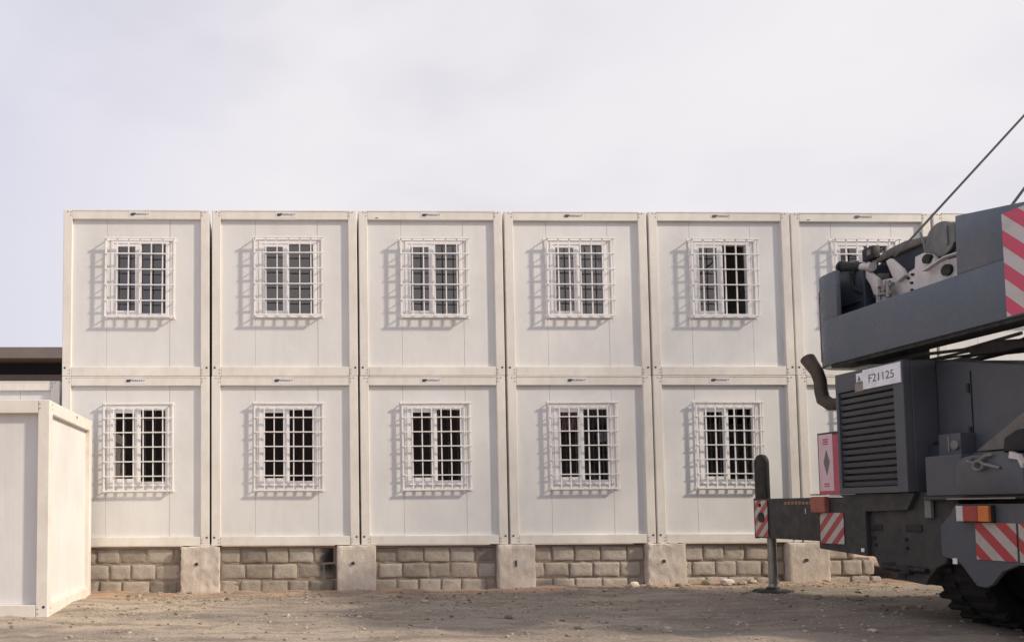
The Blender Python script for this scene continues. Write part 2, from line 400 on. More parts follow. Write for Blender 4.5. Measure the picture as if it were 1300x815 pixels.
PZ = .752
pill = [(1.948, 2.571), (4.475, 5.104), (7.103, 7.712), (9.559, 10.20), (11.905, 12.591)]
pl = ['greyish weathered concrete pier under the joint of the first and second containers', 'pale cast concrete pier with an orange foot under the second container joint',
      'smooth pale concrete pier with a narrow slot, in the middle of the plinth', 'stained grey concrete pier with a crumbling left edge',
      'concrete pier behind the outrigger of the crane']
for i, (a, c) in enumerate(pill):
    root = thing('concrete_pillar', ((a + c) / 2, 0, 0), pl[i], 'pillar', 'concrete piers carrying the containers')
    mb = MB(); rough_block(mb, a, c, -.05, .45, -.1, PZ, .014, .022 if i in (0, 3) else .011, i * 7.3, None, 1, 13)
    mb.build('pillar_block', M['concrete'], root, True)
    m = (a + c) / 2; hx = m - .06 if i != 2 else m - .02
    mb = MB()
    if i == 2: mb.box(hx - .012, hx + .012, -.066, -.02, .40, .50)
    else: mb.cyl((hx, -.068, .47), (hx, -.02, .47), .028, n=14)
    mb.build('lifting_hole', M['bolt'], root)
walls = [(-2.6, 1.95), (2.57, 4.475), (5.10, 7.105), (7.71, 9.56), (10.20, 11.905), (12.59, 13.55)]
wl = ['grey block wall infill right of the ground level container, beneath the first container', 'grey block wall infill between the two leftmost piers, dark stain and painted dark gap at its right end',
      'even grey block wall infill between the second and third piers', 'warm tan block wall infill left of the crumbling pier, with one missing brick corner',
      'block wall infill, tinted bright as in sun, behind the outrigger leg', 'low stepped end of the block wall under the rear of the crane']
for i, (a, c) in enumerate(walls):
    root = thing('block_wall', ((a + c) / 2, 0, 0), wl[i], 'wall', 'block walls filling the gaps between the piers')
    sunlit = (.98, .95, .98, 1.12, 1.24, 1.28)[i]  # sun on the right walls and shade on the left put into the tint
    mb = MB(); L = mb.b.loops.layers.color.new('tint')
    z = -.06; row = 0; hs = [.265, .262, .262]
    if i in (0,): a0 = .2
    else: a0 = a
    while z < PZ - .05 and row < 3:
        h = hs[row]; x = a0 - random.uniform(0, .3) if row % 2 else a0 - .02
        while x < c - .02:
            w = random.uniform(.33, .46); x0 = max(x, a0 + .004); x1 = min(x + w, c - .004)
            stop = (c - .45, c - .12, c)[2 - row] if i == 5 else c
            if x1 - x0 > .07 and x0 < stop - .05:
                j = random.uniform(-.01, .012)
                rough_block(mb, x0 + .013, min(x1, stop) - .013, .070 + j, .25, z + .010 + random.uniform(0, .010), z + h - .010 - random.uniform(0, .012), random.uniform(.016, .026), .009, random.uniform(0, 90), L, sunlit * random.uniform(.76, 1.16), 4)
            x += w
        z += h; row += 1
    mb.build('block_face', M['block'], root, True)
    mb = MB(); top = PZ - .012 if i < 5 else .5
    b2 = bmesh.new(); r = bmesh.ops.create_grid(b2, x_segments=int((c - a0) * 22), y_segments=16, size=.5)
    for v in b2.verts:
        X = a0 + (v.co.x + .5) * (c - a0 - (0 if i < 5 else .2)); Zz = -.08 + (v.co.y + .5) * (top + .08)
        v.co = Vector((X, .088 + .012 * noise.noise(Vector((X * 9, 3, Zz * 9))), Zz))
    me = bpy.data.meshes.new('tmp'); b2.to_mesh(me); b2.free(); mb.b.from_mesh(me); bpy.data.meshes.remove(me)
    mb.box(a0 + .001, c - .001 - (0 if i < 5 else .25), .115, .24, -.08, top - .004)
    if i < 5: mb.box(a0 + .001, c - .001, .060, .11, top - .030, top + .006, .006)
    mb.build('mortar_bed', M['mortar'], root, True)
    if i == 1:
        pass

# ------------------------------------------------------------------ container units
UW, UH, UD = 2.405, 2.770, 6.0       # width, height, depth
RC = .052                             # recess of the wall panels behind the frame
PW = .145
def make_unit(depth_grille, nv, nh, gz0, gz1, curtain=False):
    root = thing('office_container', (0, 0, 0), '', 'container')
    def P(fn, name, mat, parent=root, sm=False):
        mb = MB(); fn(mb); return mb.build(name, mat, parent, sm)
    for s in (0, 1):
        x0, x1 = (0, PW) if s == 0 else (UW - PW, UW)
        post = P(lambda m: (m.box(x0, x1, 0, .16, 0, UH, .008)), 'corner_post', M['frame'])
        hx = (x0 + .045) if s == 0 else (x1 - .045); ix = (x1 - .022) if s == 0 else (x0 + .022)
        P(lambda m: m.cyl((hx, -.0035, .135), (hx, .01, .135), .017, n=14), 'lashing_hole', M['bolt'], post)
        for (bx, bz) in ((ix, .10), (ix, .045), (ix, UH - .04), (ix, UH - .095), ((x0 + x1) / 2, UH - .03)):
            P(lambda m: m.cyl((bx, -.006, bz), (bx, .01, bz), .0095, n=8), 'bolt', M['screw'], post)
    e = .003
    P(lambda m: (m.box(PW + e, UW - PW - e, .002, .15, UH - .155, UH - .002, .006), m.box(PW + e, UW - PW - e, -.004, .02, UH - .022, UH - .001, .003)), 'top_beam', M['frame'])
    P(lambda m: (m.box(PW + e, UW - PW - e, .002, .15, .002, .150, .006)), 'bottom_beam', M['frame'])
    wx0, wx1, wz0, wz1 = .775, 1.725, 1.00, 2.265
    z0, z1 = .150, UH - .155
    def panel(m):
        a, b_, c_, d = PW - .02, .715, 1.745, UW - PW + .02
        m.box(a, b_ - .004, RC, RC + .05, z0, z1, .004); m.box(c_ + .004, d, RC, RC + .05, z0, z1, .004)
        m.box(b_, wx0, RC, RC + .05, z0, z1); m.box(wx1, c_, RC, RC + .05, z0, z1)
        m.box(wx0, wx1, RC, RC + .05, z0, wz0); m.box(wx0, wx1, RC, RC + .05, wz1, z1)
        m.box(a, d, RC + .012, RC + .045, z0, wz0 - .01); 
    P(panel, 'front_panel', M['panel'])
    P(lambda m: (m.box(.012, .05, .16, UD - .01, .01, UH - .05)), 'side_wall', M['panel'])
    P(lambda m: (m.box(UW - .05, UW - .012, .16, UD - .01, .01, UH - .05)), 'side_wall', M['panel'])
    P(lambda m: m.box(.05, UW - .05, UD - .06, UD - .01, .01, UH - .05), 'back_wall', M['panel'])
    P(lambda m: (m.box(.02, UW - .02, .155, UD - .01, UH - .05, UH - .012)), 'roof', M['roof'])
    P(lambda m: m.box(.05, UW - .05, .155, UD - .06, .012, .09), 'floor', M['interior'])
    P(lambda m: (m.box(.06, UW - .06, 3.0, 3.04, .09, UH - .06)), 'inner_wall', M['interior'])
    # window: outer frame, mullion, left sliding sash, panes
    f = .048; mid = 1.255
    def wf(m):
        y0, y1 = .045, .125
        m.box(wx0, wx0 + f, y0, y1, wz0, wz1, .004); m.box(wx1 - f, wx1, y0, y1, wz0, wz1, .004)
        m.box(wx0 + f, wx1 - f, y0, y1, wz0, wz0 + f, .004); m.box(wx0 + f, wx1 - f, y0, y1, wz1 - f, wz1, .004)
        m.box(mid - .022, mid + .022, y0 + .014, y1, wz0 + f, wz1 - f, .003)
        m.box(wx0 - .03, wx1 + .03, .028, RC + .01, wz0 - .028, wz0 - .002, .005)
    win = P(wf, 'window', M['pvc'])
    def sash(m):
        y0, y1 = .052, .078; a, c, zb, zt = wx0 + f + .001, mid - .004, wz0 + f + .001, wz1 - f - .001; s = .046
        m.box(a, a + s, y0, y1, zb, zt, .004); m.box(c - s - .032, c, y0, y1, zb, zt, .004)
        m.box(a + s, c - s - .032, y0, y1, zb, zb + s, .004); m.box(a + s, c - s - .032, y0, y1, zt - s, zt, .004)
    P(sash, 'sash', M['pvc'], win)
    P(lambda m: m.box(wx0 + f + .04, mid - .04, .063, .067, wz0 + f + .04, wz1 - f - .04), 'pane', M['glass'], win)
    P(lambda m: m.box(mid + .02, wx1 - f + .004, .088, .092, wz0 + f - .004, wz1 - f + .004), 'pane', M['glass'], win)
    # security grille: basket of bars standing off the wall
    def gr(m):
        gx0, gx1 = .70, 1.815; yf = RC - depth_grille - .012; t = .0088
        V = [gx0 + (gx1 - gx0) * i / (nv - 1) for i in range(nv)]; H = [gz0 + (gz1 - gz0) * i / (nh - 1) for i in range(nh)]
        for i, x in enumerate(V):
            k = t * 1.35 if i in (0, nv - 1) else t
            m.box(x - k, x + k, yf - k, yf + k, gz0, gz1)
        for i, z in enumerate(H):
            k = t * 1.45 if i in (0, nh - 1) else t
            m.box(gx0 - .012, gx1 + .012, yf - 2 * k - t, yf - t * 1.1 - .0004, z - k, z + k)
            if i in (0, nh - 1):
                for x in (gx0, gx1): m.box(x - t * .9, x + t * .9, yf + t * 1.4, RC + .004, z - t * .9, z + t * .9)
        for x in (gx0, gx1): m.box(x - t, x + t, RC - .014, RC + .006, gz0, gz1)
        for z in (gz0, gz1): m.box(gx0 + t, gx1 - t, RC - .0135, RC + .0055, z - t, z + t)
        for i, z in enumerate(H[1:-1]):
            for x in (gx0, gx1): m.box(x - t * .7, x + t * .7, yf + t * 1.4, RC - .0145, z - t * .7, z + t * .7)
        for x in (gx0, gx1):
            for z in (gz0, gz1): m.box(x - .028, x + .028, RC - .008, RC + .005, z - .028, z + .028)
    P(gr, 'window_grille', M['grille'])
    return root

def sticker(root, x, plate):
    w = .34
    if plate:
        mb = MB(); mb.box(x - .17, x + .17, -.0012, .004, UH - .125, UH - .030)
        st = mb_build_local(mb, 'label_plate', M['sticker'], root); par = st
    else: par = root
    mb = MB(); z = UH - .078
    mb.extr([(x - .145, z - .020), (x - .145, z + .018), (x - .125, z + .026), (x - .06, z + .026), (x - .07, z + .004), (x - .09, z - .022)], 'Y', -.0042, -.0016)
    mb_build_local(mb, 'logo_mark', M['ink'], par)
    o = wtext_local('MODULE-T', .046, M['ink'], 'lettering', par, (x + .045, -.003, z + .003))
def mb_build_local(mb, name, mat, parent):
    me = bpy.data.meshes.new(name); bmesh.ops.recalc_face_normals(mb.b, faces=mb.b.faces); mb.b.to_mesh(me); mb.b.free(); me.materials.append(mat)
    o = bpy.data.objects.new(name, me); C.objects.link(o); o.parent = parent; return o
_txt = {}
def wtext_local(s, size, mat, name, parent, loc):
    if s not in _txt:
        o = wtext(s, size, mat, name, None, Matrix(((1, 0, 0, 0), (0, 0, -1, 0), (0, 1, 0, 0), (0, 0, 0, 1))), .0008)
        _txt[s] = o.data; bpy.data.objects.remove(o)
    o = bpy.data.objects.new(name, _txt[s]); C.objects.link(o); o.parent = parent; o.location = loc; return o

upper = make_unit(.088, 7, 6, .985, 2.285)
lower = make_unit(.047, 8, 7, .90, 2.325)
GU = 'white office containers of the upper storey'; GL = 'white office containers of the lower storey'
ul = ['upper storey white office container at the far left end of the row, barred window', 'upper storey white office container, second from the left end',
      'upper storey white office container, third from the left, wide dark gap on its left side', 'upper storey white office container, fourth from the left, window full of bar reflections',
      'upper storey white office container left of the crane, its window half black', 'upper storey white container partly hidden behind the crane counterweight',
      'last upper storey container at right, its top corner showing above the crane']
ll = ['lower storey white office container directly right of the ground level container', 'lower storey white office container with a barred window, second from the left',
      'lower storey white container with a barred window, third from the left', 'lower storey white office container with a barred window, fourth from the left',
      'lower storey white office container above the outrigger beam of the crane', 'lower storey white office container mostly hidden behind the crane engine housing',
      'lower storey container at the right end, hidden behind the crane body']
P0 = 2.44; ZB = .76
random.seed(21)
for k in range(7):
    for (proto, lab, grp, z, up) in ((upper, ul, GU, ZB + UH + .006, True), (lower, ll, GL, ZB, False)):
        o = proto if k == 0 else copy_tree(proto)
        o.location = (k * P0 + random.uniform(-.006, .006), random.uniform(-.008, .008), z)
        o.rotation_euler = (0, 0, R(random.uniform(-.12, .12)))
        o['label'] = lab[k]; o['group'] = grp; o['_k'] = k; o['_up'] = up
units = [o for o in C.objects if o.get('_up') is not None]
for o in units:
    k, up = o['_k'], o['_up']; del o['_k']; del o['_up']
    sticker(o, (1.20 if up else 1.15) + random.uniform(-.05, .05), (up and k in (0, 1, 2)) or (not up and k in (0, 1, 2, 3, 4)))
    if up and k in (2, 5):      # small rust scuff on the top beam
        mb = MB(); mb.box(.28, .325, -.0008, .004, UH - .135, UH - .122); mb_build_local(mb, 'scuff', M['bolt'], o)
# wide dark packing strip in the gap between the second and third upper units
for o in units:
    for c_ in o.children:
        if c_.name.startswith('window_grille'): c_.location = (random.uniform(-.012, .012), 0, random.uniform(-.012, .012)); c_.rotation_euler = (0, R(random.uniform(-.35, .35)), 0)
    lab = o['label']; wn = [c_ for c_ in o.children if c_.name.startswith('window') and not c_.name.startswith('window_grille')][0]
    if 'half black' in lab:
        ps = [c_ for c_ in wn.children if c_.name.startswith('pane')]; ps.sort(key=lambda p_: sum(v.co.x for v in p_.data.vertices) / len(p_.data.vertices))
        bpy.data.objects.remove(ps[-1])
    if 'half black' in lab or ('lower' in lab and 'third' in lab) or ('upper' in lab and 'second' in lab):
        mb = MB(); a0, a1 = (.80, 1.22) if 'half' not in lab else (.80, 1.10)
        pts = [(a0 + (a1 - a0) * i / 40, .165 + .018 * math.sin(i * 1.15)) for i in range(41)]
        mb.extr(pts + [(x, y + .006) for x, y in pts[::-1]], 'Z', .95, 2.33)
        mb_build_local(mb, 'curtain', M['curtain'], wn)
# neighbour at the far left, one storey
o = copy_tree(lower); o.location = (-P0 - .03, .10, ZB - .06); o.rotation_euler = (0, 0, 0)
for ch in list(o.children):
    if ch.name.startswith(('label_plate', 'logo_mark', 'lettering')):
        for g_ in list(ch.children): bpy.data.objects.remove(g_)
        bpy.data.objects.remove(ch)
o['label'] = 'white container at left edge, behind the ground level one and below the brown roof'; o['group'] = GL

# container standing on the ground at front left
cx, cy, cz = .545, -2.66, -.02; CH = 2.79; CL = 6.0; CD = 2.44
root = thing('storage_container', (cx, cy, cz), 'windowless cream white container standing on the dirt at the left edge of the photo', 'container')
W = .15
def gp(fn, name, mat, parent=root):
    mb = MB(); fn(mb); return mb.build(name, mat, parent)
posts = []
for (x0, y0) in ((cx - W, cy), (cx - W, cy + CD - W), (cx - CL, cy), (cx - CL, cy + CD - W)):
    posts.append(gp(lambda m: m.box(x0, x0 + W, y0, y0 + W, cz, cz + CH, .008), 'corner_post', M['frame']))
e = .004
for nm, za, zb in (('bottom_beam', cz + .002, cz + .16), ('top_beam', cz + CH - .17, cz + CH - .002)):
    gp(lambda m: (m.box(cx - CL + W + e, cx - W - e, cy + .002, cy + .14, za, zb, .006)), nm, M['frame'])
    gp(lambda m: (m.box(cx - .14, cx - .002, cy + W + e, cy + CD - W - e, za, zb, .006)), nm, M['frame'])
    gp(lambda m: (m.box(cx - CL + W + e, cx - W - e, cy + CD - .14, cy + CD - .002, za, zb, .006)), nm, M['frame'])
def front(m):
    x = cx - W + .02
    while x > cx - CL + W:
        x2 = max(x - 1.13, cx - CL + W - .02); m.box(x2 + .003, x - .003, cy + .085, cy + .13, cz + .16, cz + CH - .17, .004); x = x2
gp(front, 'long_side_panel', M['panel'])
def side(m):
    ysq = [cy + W - .02, cy + W + .76, cy + W + 1.02, cy + CD - W + .02]
    for a, c in zip(ysq, ysq[1:]): m.box(cx - .12, cx - .07, a + .004, c - .004, cz + .16, cz + CH - .17, .006)
gp(side, 'short_side_panel', M['panel'])
gp(lambda m: m.box(cx - CL + .03, cx - .03, cy + .03, cy + CD - .03, cz + CH - .06, cz + CH - .015), 'roof', M['roof'])
gp(lambda m: m.box(cx - CL + .03, cx - .03, cy + .14, cy + CD - .14, cz + .03, cz + .15), 'floor', M['roof'])
gp(lambda m: (m.box(cx - CL + .15, cx - .15, cy + CD - .13, cy + CD - .09, cz + .16, cz + CH - .17), m.box(cx - CL + .07, cx - CL + .12, cy + W, cy + CD - W, cz + .16, cz + CH - .17)), 'rear_panel', M['panel'])
p = posts[0]
gp(lambda m: m.cyl((cx - .05, cy - .004, cz + .135), (cx - .05, cy + .01, cz + .135), .018, n=14), 'lashing_hole', M['bolt'], p)
for z in (.05, .11, CH - .05, CH - .11):
    gp(lambda m: m.cyl((cx - .125, cy - .005, cz + z), (cx - .125, cy + .01, cz + z), .009, n=8), 'bolt', M['screw'], p)
    gp(lambda m: m.cyl((cx + .005, cy + .125, cz + z), (cx - .01, cy + .125, cz + z), .009, n=8), 'bolt', M['screw'], p)
gp(lambda m: m.cyl((cx + .004, cy + 1.45, cz + CH - .06), (cx - .01, cy + 1.45, cz + CH - .06), .02, n=12), 'lifting_hole', M['bolt'], root)

# ------------------------------------------------------------------ far buildings
root = thing('warehouse', (-20, 25, 0), 'long low warehouse with a brown sheet roof behind the containers at the left edge', 'building')
mb = MB(); mb.extr([(24.2, 8.55), (24.2, 9.07), (36, 10.0), (48, 9.07), (48, 8.55)], 'X', -70, -3); mb.build('roof', M['brownroof'], root)
mb = MB(); mb.box(-69, -4, 25.6, 47, 7.9, 8.54); mb.build('eave_recess', M['eave_dark'], root)  # recess under the eave, its darkness put into the wall colour
mb = MB(); mb.box(-69.5, -3.5, 24.9, 47.5, -.5, 7.88); mb.build('wall', M['brownwall'], root)
root = thing('reflection_shed', (0, -50, 0), 'unseen dark shed added opposite the containers to give the black reflection in the lower windows', 'building')  # unseen building, added so the lower panes reflect black
mb = MB(); mb.box(-45, 60, -70, -50, -.5, 11.0); mb.build('wall', M['brownwall'], root)
mb = MB(); mb.extr([(-71, 11.0), (-60, 12.6), (-49, 11.0)], 'X', -46, 61); mb.build('roof', M['brownroof'], root)

# ------------------------------------------------------------------ crane
KX = 10.6
crane = thing('mobile_crane', (12.2, -4.1, 0), 'dark blue grey mobile crane seen from behind with one outrigger set down', 'crane')
def cp(fn, name, mat, parent=crane, sm=False):
    mb = MB(); fn(mb); return mb.build(name, mat, parent, sm)
def arc(cx_, cy_, r, a0, a1, n=8): return [(cx_ + r * math.cos(R(a0 + (a1 - a0) * i / n)), cy_ + r * math.sin(R(a0 + (a1 - a0) * i / n))) for i in range(n + 1)]
# counterweight: thick slab with rounded far corner, tall ends, open middle
def cw(m):
    outer = arc(11.02, -2.95, .42, 180, 90, 12)          # far rear corner
    m.extr([(KX, -6.35)] + outer + [(11.9, -2.53), (11.9, -2.98), (11.05, -2.98), (10.92, -3.10), (10.92, -6.35)], 'Z', 3.165, 3.755, .005)
    sh = arc(11.02, -2.95, .42, 180, 90, 12); inn = arc(11.02, -2.95, .36, 90, 180, 12)
    m.extr([(KX, -3.12)] + sh + [(11.75, -2.53), (11.75, -2.59)] + inn + [(10.66, -3.12)], 'Z', 3.7552, 4.345, .006)
    m.extr([(-6.35, 3.7552), (-4.86, 3.7552), (-4.875, 4.385), (-6.35, 4.10)], 'X', KX, 12.4, .012)
counter = cp(cw, 'counterweight', M['crane'], crane, True)
cp(lambda m: m.box(KX - .006, KX - .002, -6.25, -5.40, 3.18, 4.20), 'hazard_plate', M['hz_big'], counter)
# narrow strip on the far face
cp(lambda m: m.extr(arc(11.02, -2.95, .424, 148, 115, 4) + arc(11.02, -2.95, .430, 115, 148, 4), 'Z', 3.25, 4.18), 'edge_strip', M['hz_edge'], counter)
cp(lambda m: m.box(KX + .02, KX + .30, -6.3, -2.95, 3.120, 3.164), 'underside_strip', M['black'], counter)  # black strip along the lower edge of the slab
# superstructure behind it
cp(lambda m: (m.extr([(-2.62, 3.77), (-2.62, 4.44), (-2.70, 4.46), (-2.95, 4.42), (-3.16, 4.40), (-3.17, 3.77)], 'X', 10.93, 11.7, .01), m.box(10.90, 10.928, -3.10, -2.70, 3.95, 3.97)), 'side_locker', M['navy'])
cp(lambda m: (m.extr([(-2.96, 4.44), (-3.11, 4.46), (-3.73, 4.47), (-4.15, 4.38), (-4.87, 4.38), (-4.87, 3.92), (-2.93, 3.92)], 'X', 11.25, 14.5), m.extr([(-3.80, 3.9), (-3.80, 4.36), (-3.9, 4.42), (-4.80, 4.33), (-4.87, 3.9)], 'X', 11.15, 11.249)), 'winch_housing', M['navy'])
cp(lambda m: (m.extr([(-3.05, 4.46), (-3.04, 4.54), (-3.25, 4.585), (-3.5, 4.60), (-3.75, 4.56), (-3.84, 4.54), (-3.79, 4.475), (-3.5, 4.48)], 'X', 11.2, 12.6, .02)), 'engine_cover', M['tan'], crane, True)
def wd(m):
    m.cyl((11.12, -4.12, 4.40), (11.9, -4.12, 4.40), .185, n=28)
    m.cyl((11.10, -4.12, 4.40), (11.13, -4.12, 4.40), .20, n=28)
    m.extr([(-4.28, 4.25), (-4.28, 4.60), (-4.80, 4.36), (-4.80, 4.20)], 'X', 11.15, 11.6, .01)
    for y in (-4.22, -4.32): m.box(11.08, 11.14, y - .012, y + .012, 4.30, 4.52)
cp(wd, 'rope_winch', M['midgrey'], crane, True)
def plate(m):
    m.extr([(-3.24, 4.15), (-3.31, 4.16), (-3.60, 4.12), (-3.71, 4.12), (-3.84, 4.15), (-3.855, 4.28), (-3.97, 4.29), (-4.05, 4.25), (-4.125, 4.16), (-4.11, 4.10), (-4.02, 4.07), (-4.28, 4.11), (-4.46, 4.09), (-4.86, 4.05), (-4.86, 3.74), (-4.01, 3.74), (-3.59, 3.74), (-3.22, 3.74)], 'X', 11.02, 11.09, .008)
br = cp(plate, 'bracket_plate', M['white'], crane, True)
cp(lambda m: m.extr([(-3.09, 4.35), (-3.14, 4.36), (-3.19, 4.32), (-3.35, 4.17), (-3.36, 3.95), (-3.27, 3.99), (-3.23, 4.12)], 'X', 10.96, 11.01, .008), 'locking_arm', M['white'], br, True)
cp(lambda m: m.extr([(-3.515, 4.28), (-3.49, 4.345), (-3.55, 4.36), (-3.72, 4.18), (-3.76, 4.09), (-3.64, 4.04), (-3.57, 4.14)], 'X', 10.96, 11.015, .008), 'locking_arm', M['white'], br, True)
cp(lambda m: (m.cyl((10.985, -4.045, 4.195), (11.03, -4.045, 4.195), .055, n=18)), 'pin', M['black'], br)
cp(lambda m: (m.cyl((10.985, -4.30, 3.985), (11.03, -4.30, 3.985), .065, n=18)), 'pin', M['black'], br)
for (y, z) in ((-3.82, 4.08), (-3.755, 4.055), (-3.80, 3.985), (-3.80, 3.90)):
    cp(lambda m: m.cyl((11.0, y, z), (11.03, y, z), .016, n=10), 'bolt', M['black'], br)
cp(lambda m: m.extr([(-4.04, 4.06), (-4.34, 4.13), (-4.86, 4.11), (-4.86, 4.095), (-4.34, 4.115), (-4.05, 4.045)], 'X', 10.93, 11.0), 'guard_strip', M['white'])
cp(lambda m: m.cyl((11.04, -4.02, 4.16), (11.04, -3.93, 4.55), .012, n=8), 'stay_rod', M['midgrey'])
def hyd(m):
    m.cyl((10.93, -3.42, 4.05), (10.93, -3.62, 4.02), .028, n=12); m.cyl((10.93, -3.42, 3.95), (10.93, -3.62, 3.92), .028, n=12)
    m.cyl((10.92, -3.56, 3.88), (10.92, -3.56, 4.08), .03, n=12); m.cyl((10.93, -3.41, 3.88), (10.93, -3.41, 4.04), .015, n=10); m.cyl((10.90, -3.50, 4.00), (10.96, -3.50, 4.00), .035, n=12)
cp(hyd, 'hydraulic_valve', M['steel'], crane, True)
def mach(m):
    rs = random.Random(4)
    for i in range(16):
        y = rs.uniform(-3.30, -3.08); z = rs.uniform(3.80, 4.26); s = rs.uniform(.02, .05)
        m.box(11.06, 11.16 + s, y - s, y + s, z - s, z + s, .006)
        m.cyl((11.05, y, z), (11.05 + rs.uniform(-.02, .04), y + rs.uniform(-.09, .09), z + rs.uniform(-.08, .08)), .012, n=8)
cp(mach, 'hose_manifold', M['midgrey'], crane, True)
for i in range(3):
    cp(lambda m: m.tube([(10.95 - .02 * i, -2.93 - .05 * i, 4.42), (10.93, -2.95 - .03 * i, 4.30), (10.92, -3.00, 4.18 - .02 * i), (10.93, -3.08 - .02 * i, 4.07), (11.0, -3.14, 3.96)], .018, 8), 'hose', M['black'], crane, True)
hb = cp(lambda m: (m.cyl((10.93, -2.80, 4.50), (10.96, -3.10, 4.395), .062, n=18), m.cyl((10.925, -2.78, 4.507), (10.93, -2.82, 4.492), .07, n=18)), 'horn_lamp', M['black'], crane, True)
cp(lambda m: (m.cyl((10.96, -3.09, 4.40), (10.97, -3.27, 4.345), .05, .056, n=18)), 'lamp_neck', M['clear'], hb, True)
wl_ = cp(lambda m: m.box(10.93, 11.02, -3.34, -3.15, 4.44, 4.60, .012), 'work_lamp', M['black'], crane, True)
cp(lambda m: m.tube([(10.98, -3.24, 4.445), (10.98, -3.22, 4.38), (10.98, -3.16, 4.33)], .015, 8), 'lamp_stem', M['black'], wl_)
cp(lambda m: m.tube([(10.98, -3.02, 4.40), (10.98, -3.02, 4.49), (10.98, -2.90, 4.515)], .014, 8), 'cable_loop', M['black'], wl_)
cp(lambda m: m.box(10.922, 10.934, -3.30, -3.24, 4.49, 4.56, .004), 'lamp_glass', M['midgrey'], wl_)
# ropes up to the boom
d1 = Vector((1.452, 0, 1.505)); r0 = Vector((11.001, -3.84, 4.506))
cp(lambda m: m.cyl(r0 - d1 * .15, r0 + d1 * 10.5, .014, n=8), 'hoist_rope', M['rope'])
r0b = Vector((11.032, -5.1, 4.451))
d1 = Vector((1.30, 0, 1.62))
cp(lambda m: m.cyl(r0b - d1 * .2, r0b + d1 * 10.3, .014, n=8), 'hoist_rope', M['rope'])
# lattice boom, out of the frame to the right
def boom(m):
    d = Vector((math.cos(R(46)), 0, math.sin(R(46)))); n_ = Vector((-d.z, 0, d.x)); base = Vector((13.2, -4.1, 3.6)); L = 22.; w = .55
    def q(t, a, c): 
        k = w * min(1, .35 + t / 4.) * min(1, .3 + (L - t) / 4.); return base + d * t + n_ * (a * k) + Vector((0, c * k, 0))
    for a in (-1, 1):
        for c in (-1, 1): m.tube([q(t, a, c) for t in (0, 3, 8, 14, 19, 22)], .035, 8)
    t = 0.
    while t < L - .9:
        for (a, c, a2, c2) in ((-1, -1, -1, 1), (1, -1, 1, 1), (-1, -1, 1, -1), (-1, 1, 1, 1)):
            m.cyl(q(t, a, c), q(t + .9, a2, c2), .012, n=6); m.cyl(q(t + .9, a2, c2), q(t + 1.8 if t + 1.8 < L else L, a, c), .012, n=6)
        t += 1.8
cp(boom, 'lattice_boom', M['crane'])
cp(lambda m: (m.box(12.9, 15.6, -5.9, -4.9, 3.3, 5.4, .05)), 'operator_cab', M['house'])
# upper body under the counterweight
cp(lambda m: (m.box(12.2, 16.5, -5.2, -3.2, 3.93, 4.33), m.cyl((15.0, -4.1, 1.45), (15.0, -4.1, 3.94), .8, n=32)), 'slewing_platform', M['house'], crane)
cp(lambda m: m.extr([(-2.75, 1.30), (-2.75, 3.0), (-3.60, 3.015), (-4.32, 2.96), (-5.14, 2.77), (-5.9, 2.55), (-5.9, 1.30)], 'X', 11.0, 13.6, .02), 'engine_housing', M['house'])
eh = [c_ for c_ in crane.children if c_.name.startswith('engine_housing')][0]
cp(lambda m: (m.extr([(-4.54, 3.04), (-4.85, 3.065), (-5.15, 3.02), (-5.30, 2.93), (-4.95, 2.925), (-4.6, 2.96)], 'X', 10.95, 11.3, .01)), 'cover_flap', M['black'], eh)
cp(lambda m: (m.box(10.992, 10.997, -4.535, -4.525, 2.05, 2.80), m.box(10.99, 10.997, -3.88, -3.86, 2.56, 2.70)), 'door_seam', M['black'], eh)
def slot_pipes(m):
    rs = random.Random(11)
    for i in range(7):
        x = 11.3 + i * .12; z = 3.12 + rs.uniform(-.04, .10); y0 = rs.uniform(-3.3, -2.8)
        m.tube([(x, y0, z), (x, y0 - .5, z + rs.uniform(-.04, .04)), (x + .1, y0 - 1.0, z + rs.uniform(-.05, .05)), (x + .1, y0 - 1.7, z + rs.uniform(-.02, .08))], rs.uniform(.012, .026), 8)
cp(slot_pipes, 'hose_bundle', M['midgrey'], crane, True)
for z in (2.15, 2.62): cp(lambda m: m.cyl((10.985, -4.50, z - .05), (10.985, -4.50, z + .05), .014, n=10), 'hinge', M['chassis'], eh)
cp(lambda m: m.tube([(10.995, -3.95, 2.30), (10.96, -3.95, 2.30), (10.96, -3.95, 2.44), (10.995, -3.95, 2.44)], .010, 8), 'handle', M['black'], eh)
# louvred radiator box
def lbox(m):
    y0, y1 = -4.10, -3.03; g0, g1, z0, z1 = -3.955, -3.075, 1.575, 2.775
    m.extr([(y0, 1.50), (y0, 3.01), (y1, 3.01), (y1, 1.50)], 'X', KX + .10, 10.995, .01)
    m.box(KX, KX + .10, y0, g0, 1.50, 3.01, .008); m.box(KX, KX + .10, g1, y1, 1.50, 3.01, .008)
    m.box(KX + .001, KX + .0995, g0 - .006, g1 + .006, z1, 3.008); m.box(KX + .001, KX + .0995, g0 - .006, g1 + .006, 1.502, z0)
rad = cp(lbox, 'radiator_box', M['house'])
def slats(m):
    n_ = 15; p_ = (2.775 - 1.575) / n_
    for i in range(n_):
        z = 1.575 + (i + .5) * p_; rot = Matrix.Rotation(R(68), 3, 'Y')
        m.box(KX + .004, KX + .056, -3.953, -3.077, z - .005, z + .005, rot=rot)
cp(slats, 'louvre_grille', M['house'], rad)
cp(lambda m: m.box(KX + .09, KX + .098, -3.95, -3.08, 1.58, 2.77), 'radiator_core', M['black'], rad)
sg = cp(lambda m: m.box(KX - .012, KX - .002, -4.085, -3.515, 2.755, 2.99), 'number_sign', M['signwhite'], rad)
